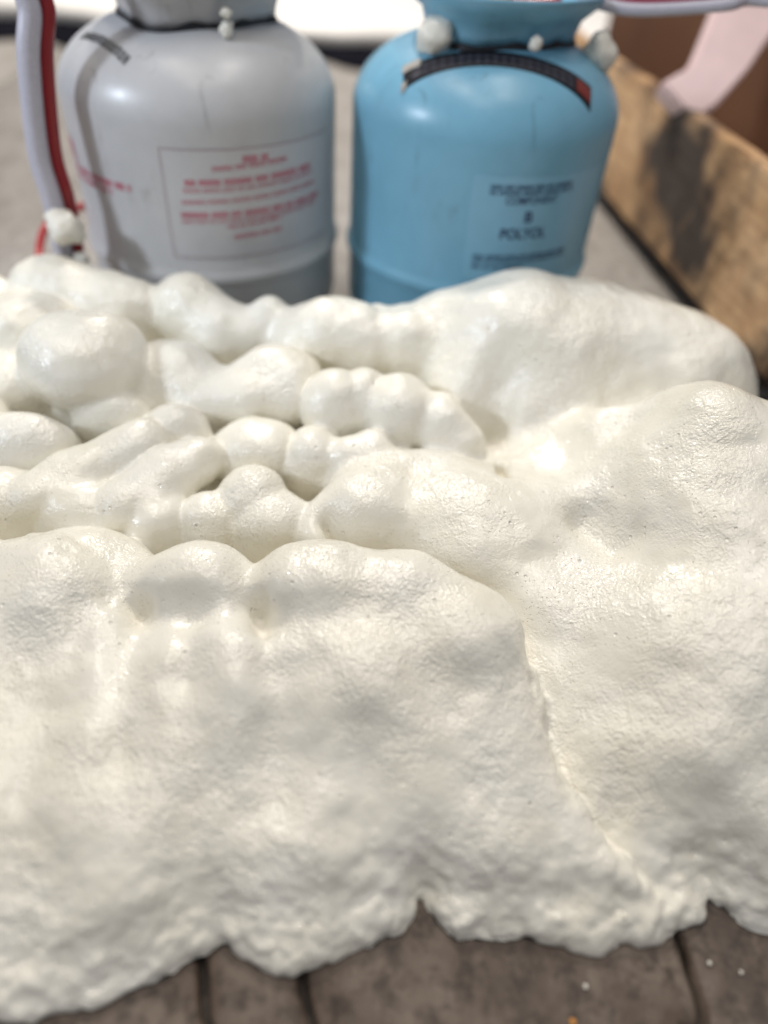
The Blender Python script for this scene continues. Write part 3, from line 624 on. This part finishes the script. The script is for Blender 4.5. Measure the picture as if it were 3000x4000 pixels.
# ------------------------------------------------------------------ foam droplets stuck on things, and beads put in as highlights
def droplet(c, r, seed, label, squash=1.0, cat='foam bead', mat=None):
    bm = bmesh.new(); bmesh.ops.create_icosphere(bm, subdivisions=3, radius=1)
    P = np.array([v.co[:] for v in bm.verts]); d = 1+0.28*vnoise(P, 1.5, seed)+0.14*vnoise(P, 3.7, seed+1)+0.05*vnoise(P, 8, seed+2)
    for v, k in zip(bm.verts, d): v.co = Vector((v.co.x*k*r, v.co.y*k*r, v.co.z*k*r*squash))
    o = obj('foam_or_highlight_bead', bm, mat or M['foam_far']); o.location = c
    return tag(o, label, cat, 'stray foam and highlight beads')
def on_dome(C, x, y, r): return (C[0]+x, C[1]+y, dome(math.hypot(x, y))+r*0.75)
droplet(on_dome(CB, -0.056, -0.060, 0.0135), 0.0145, 21, 'cream foam bead on the blue cylinder above the strip’s silver end')
droplet(on_dome(CB, 0.097, -0.015, 0.011), 0.014, 22, 'cream foam bead on the blue cylinder shoulder facing the crate', 1.2)
droplet((CL[0]+0.0445, CL[1]-0.0640, dome(0.078)+0.005), 0.0068, 24, 'round white bead modelled as a highlight on the grey shoulder below the collar')  # this bead and the two on the collars model bright highlights
droplet((CL[0]+0.0455, CL[1]-0.0660, 0.296), 0.0050, 25, 'white bead modelled as a highlight on the front of the grey collar', 0.7)
droplet((CB[0]+0.030, CB[1]-0.0700, 0.290), 0.0055, 26, 'small bead modelled as a highlight on the front of the blue collar')

# ------------------------------------------------------------------ hoses

def hose(name, pts, r, mat, label, group=None):
    return tag(obj(name, tube(pts, r), mat), label, 'hose', group)
hose('hose', [(-0.207, 0.757, 0.318), (-0.213, 0.748, 0.385), (-0.235, 0.715, 0.435), (-0.301, 0.655, 0.3242), (-0.3074, 0.645, 0.2915), (-0.3149, 0.638, 0.2597), (-0.3226, 0.63, 0.1943), (-0.3194, 0.626, 0.1529), (-0.3266, 0.632, 0.08975), (-0.334, 0.64, 0.03039)], 0.0088, M['hose_white'], 'pale translucent hose hanging down beside the grey cylinder')
hose('hose', [(-0.1975, 0.768, 0.318), (-0.2035, 0.759, 0.385), (-0.2255, 0.726, 0.435), (-0.2915, 0.666, 0.3242), (-0.2979, 0.656, 0.2915), (-0.3054, 0.649, 0.2597), (-0.3131, 0.641, 0.1943), (-0.3099, 0.637, 0.1529), (-0.3171, 0.643, 0.08975), (-0.3245, 0.651, 0.03039)], 0.0062, M['hose_red'], 'dark red hose running along the pale translucent hose')
hose('hose', [(-0.3647, 0.66, 0.05483), (-0.372, 0.67, 0.07173), (-0.3792, 0.69, 0.08017), (-0.3804, 0.71, 0.09086), (-0.3779, 0.73, 0.09494), (-0.3745, 0.76, 0.09281), (-0.3655, 0.79, 0.09022), (-0.3566, 0.83, 0.08048)], 0.0042, M['hose_red_bright'], 'thin red hose looped on the floor behind the pale hose')
hose('hose', [(0.1361, 0.77, 0.318), (0.164, 0.765, 0.3127), (0.1905, 0.76, 0.3121), (0.2328, 0.755, 0.3169), (0.2629, 0.75, 0.322), (0.2942, 0.75, 0.3266), (0.4, 0.66, 0.325), (0.5, 0.5, 0.2), (0.56, 0.38, 0.04), (0.6, 0.28, 0.008), (0.66, 0.15, 0.008)], 0.0052, M['hose_white'], 'whitish hose stretched over the crate from the blue cylinder')
hose('hose', [(0.1361, 0.774, 0.3275), (0.164, 0.769, 0.3222), (0.1905, 0.764, 0.3216), (0.2328, 0.759, 0.3264), (0.2629, 0.754, 0.3315), (0.2942, 0.754, 0.3361), (0.4, 0.664, 0.3345), (0.5, 0.504, 0.2095), (0.56, 0.384, 0.0495), (0.6, 0.284, 0.0175), (0.66, 0.154, 0.0175)], 0.0062, M['hose_pink'], 'pinkish red hose stretched over the crate from the blue cylinder')
droplet((-0.3076, 0.612, 0.1381), 0.0150, 31, 'large white foam bead stuck on the pale hose')
droplet((-0.3078, 0.63, 0.1024), 0.0065, 32, 'small foam bead under the large bead on the pale hose')


# ------------------------------------------------------------------ wooden crate with a cardboard box in it
cr = empty('wooden_crate', (0.365, 0.72, 0.0), math.atan2(0.134, 0.991))
tag(cr, 'low wooden crate with stained brown boards beside the blue cylinder', 'crate')
def board(name, x0, x1, y0, y1, z0, z1, mat, lean=0.0, label=None):
    bm = box_bm(x0, x1, y0, y1, z0, z1)
    bmesh.ops.subdivide_edges(bm, edges=[e for e in bm.edges if abs(e.verts[0].co.y-e.verts[1].co.y) > 0.3], cuts=24)
    rs = random.Random(int(z1*1000)+len(name))
    wv = {}
    for v in bm.verts:
        k = round(v.co.y, 3)
        if k not in wv: wv[k] = rs.uniform(-0.0012, 0.0012)
        v.co.x += lean*(v.co.z-z0)/(z1-z0)+wv[k]; v.co.z += wv[k]*(1 if v.co.z > (z0+z1)/2 else 0.6)
    bmesh.ops.bevel(bm, geom=[e for e in bm.edges if e.calc_face_angle(0) > 0.5], offset=0.002, segments=2, affect='EDGES')
    o = obj(name, bm, mat, cr, False)
    if label: o['label'] = label
    return o
board('side_board', 0.0, 0.020, -0.09, 1.25, 0.030, 0.186, M['wood'], 0.012, 'wide brown board with dark stains')
board('inner_rail', 0.050, 0.068, -0.06, 1.23, 0.012, 0.168, M['wood2'])
board('bottom_board', 0.022, 0.60, -0.085, 1.245, 0.012, 0.028, M['wood2'])
board('end_board', 0.034, 0.60, -0.078, -0.060, 0.030, 0.170, M['wood2'])
board('skid', 0.06, 0.14, -0.05, 1.22, 0.0, 0.011, M['wood2'])
cb = empty('cardboard_box', (0.365, 0.72, 0.030), math.atan2(0.134, 0.991))
tag(cb, 'dark brown cardboard box standing inside the wooden crate', 'box')
obj('body', box_bm(0.20, 0.58, 0.02, 1.15, 0.0, 0.40, 0.004), M['card'], cb, False)
for q in range(2): obj('flap', box_bm(0.20+0.19*q, 0.388+0.19*q, 0.022, 1.148, 0.4005, 0.4035, 0.001), M['card'], cb, False)
# pale pink bracket leaning on the crate's edge
P = [Vector(p) for p in [(0.3075, 1.026, 0.2093), (0.3228, 1.034, 0.2173), (0.3397, 1.041, 0.2254), (0.3506, 1.056, 0.2419), (0.368, 1.094, 0.2843), (0.3768, 1.124, 0.3178), (0.4667, 1.129, 0.3229), (0.4502, 1.085, 0.2748), (0.4157, 1.043, 0.2279), (0.3795, 1.011, 0.192), (0.3567, 0.9998, 0.1798), (0.3378, 1.007, 0.1877)]]
bm = bmesh.new(); f0 = bm.faces.new([bm.verts.new(p) for p in P]); g = bmesh.ops.extrude_face_region(bm, geom=[f0])
for v in [e for e in g['geom'] if isinstance(e, bmesh.types.BMVert)]: v.co.y += 0.022; v.co.z -= 0.020
bmesh.ops.recalc_face_normals(bm, faces=bm.faces[:])
bmesh.ops.bevel(bm, geom=[e for e in bm.edges if e.calc_face_angle(0) > 0.9], offset=0.003, segments=2, affect='EDGES')
tag(obj('bracket', bm, M['pink'], None, False), 'pale pink plastic bracket with curved foot propped on the crate edge', 'bracket')
# ------------------------------------------------------------------ white foam sheet on black film, far behind
bm = bmesh.new(); rs = random.Random(5); rows = []
for i in range(61):
    x = -2.6+i*0.07; e = 2.22+0.03*math.sin(i*0.9)+rs.uniform(-0.015, 0.015)
    rows.append([(x, e, 0.018), (x, e-0.008, 0.035), (x, e+0.01, 0.058+0.006*math.sin(i*0.7)), (x, e+0.25, 0.062+0.01*math.sin(i*0.45)), (x, 3.0, 0.065), (x, 5.2, 0.065), (x, 5.2, 0.018)])
sh = obj('foam_sheet', grid_bm(rows), M['sheet']); tag(sh, 'wide white foam sheet lying on black film behind the cylinders', 'foam sheet')
rows = []
for i in range(91):
    x = -2.7+i*0.049; e = 2.05+0.04*math.sin(i*1.3)+0.02*math.sin(i*0.31)
    rows.append([(x, e, 0.002), (x, e+0.02, 0.010+0.008*math.sin(i*0.8)**2), (x, e+0.08, 0.016), (x, 5.3, 0.0165), (x, 5.3, 0.001)])
tag(obj('plastic_film', grid_bm(rows), M['plastic_black']), 'crinkled black plastic film under the white foam sheet', 'plastic film')
# ------------------------------------------------------------------ crumbs
for k, (c, rad, lab) in enumerate(zip([(0.1179, 0.0917, 0.002), (0.1834, 0.106, 0.002), (0.1988, 0.1031, 0.002), (0.1094, 0.07668, 0.002), (0.393, 0.6712, 0.002)], (0.0011, 0.0010, 0.0009, 0.0014, 0.005), ('tiny white foam crumb on the floor just below the foam edge, between two plank joints', 'tiny white foam crumb on the floor beyond the outer plank joint', 'tiniest white foam crumb, furthest from the orange chip')+('tiny orange chip on the floor below the foam edge', 'white foam crumb beside the purple clip'))):
    o = droplet((c[0], c[1], rad*0.7), rad, 40+k, lab, 0.7, 'crumb', M['orange'] if k == 3 else M['foam_far'])
    o.name = 'orange_chip' if k == 3 else 'foam_crumb'
    o['group'] = 'crumbs on the floor'
bm = tube([(0.40, 0.69, 0.006), (0.42, 0.665, 0.014), (0.445, 0.655, 0.006)], 0.006, 12, 6)
tag(obj('clip', bm, M['purple']), 'small purple plastic clip on the floor by the foam', 'clip')
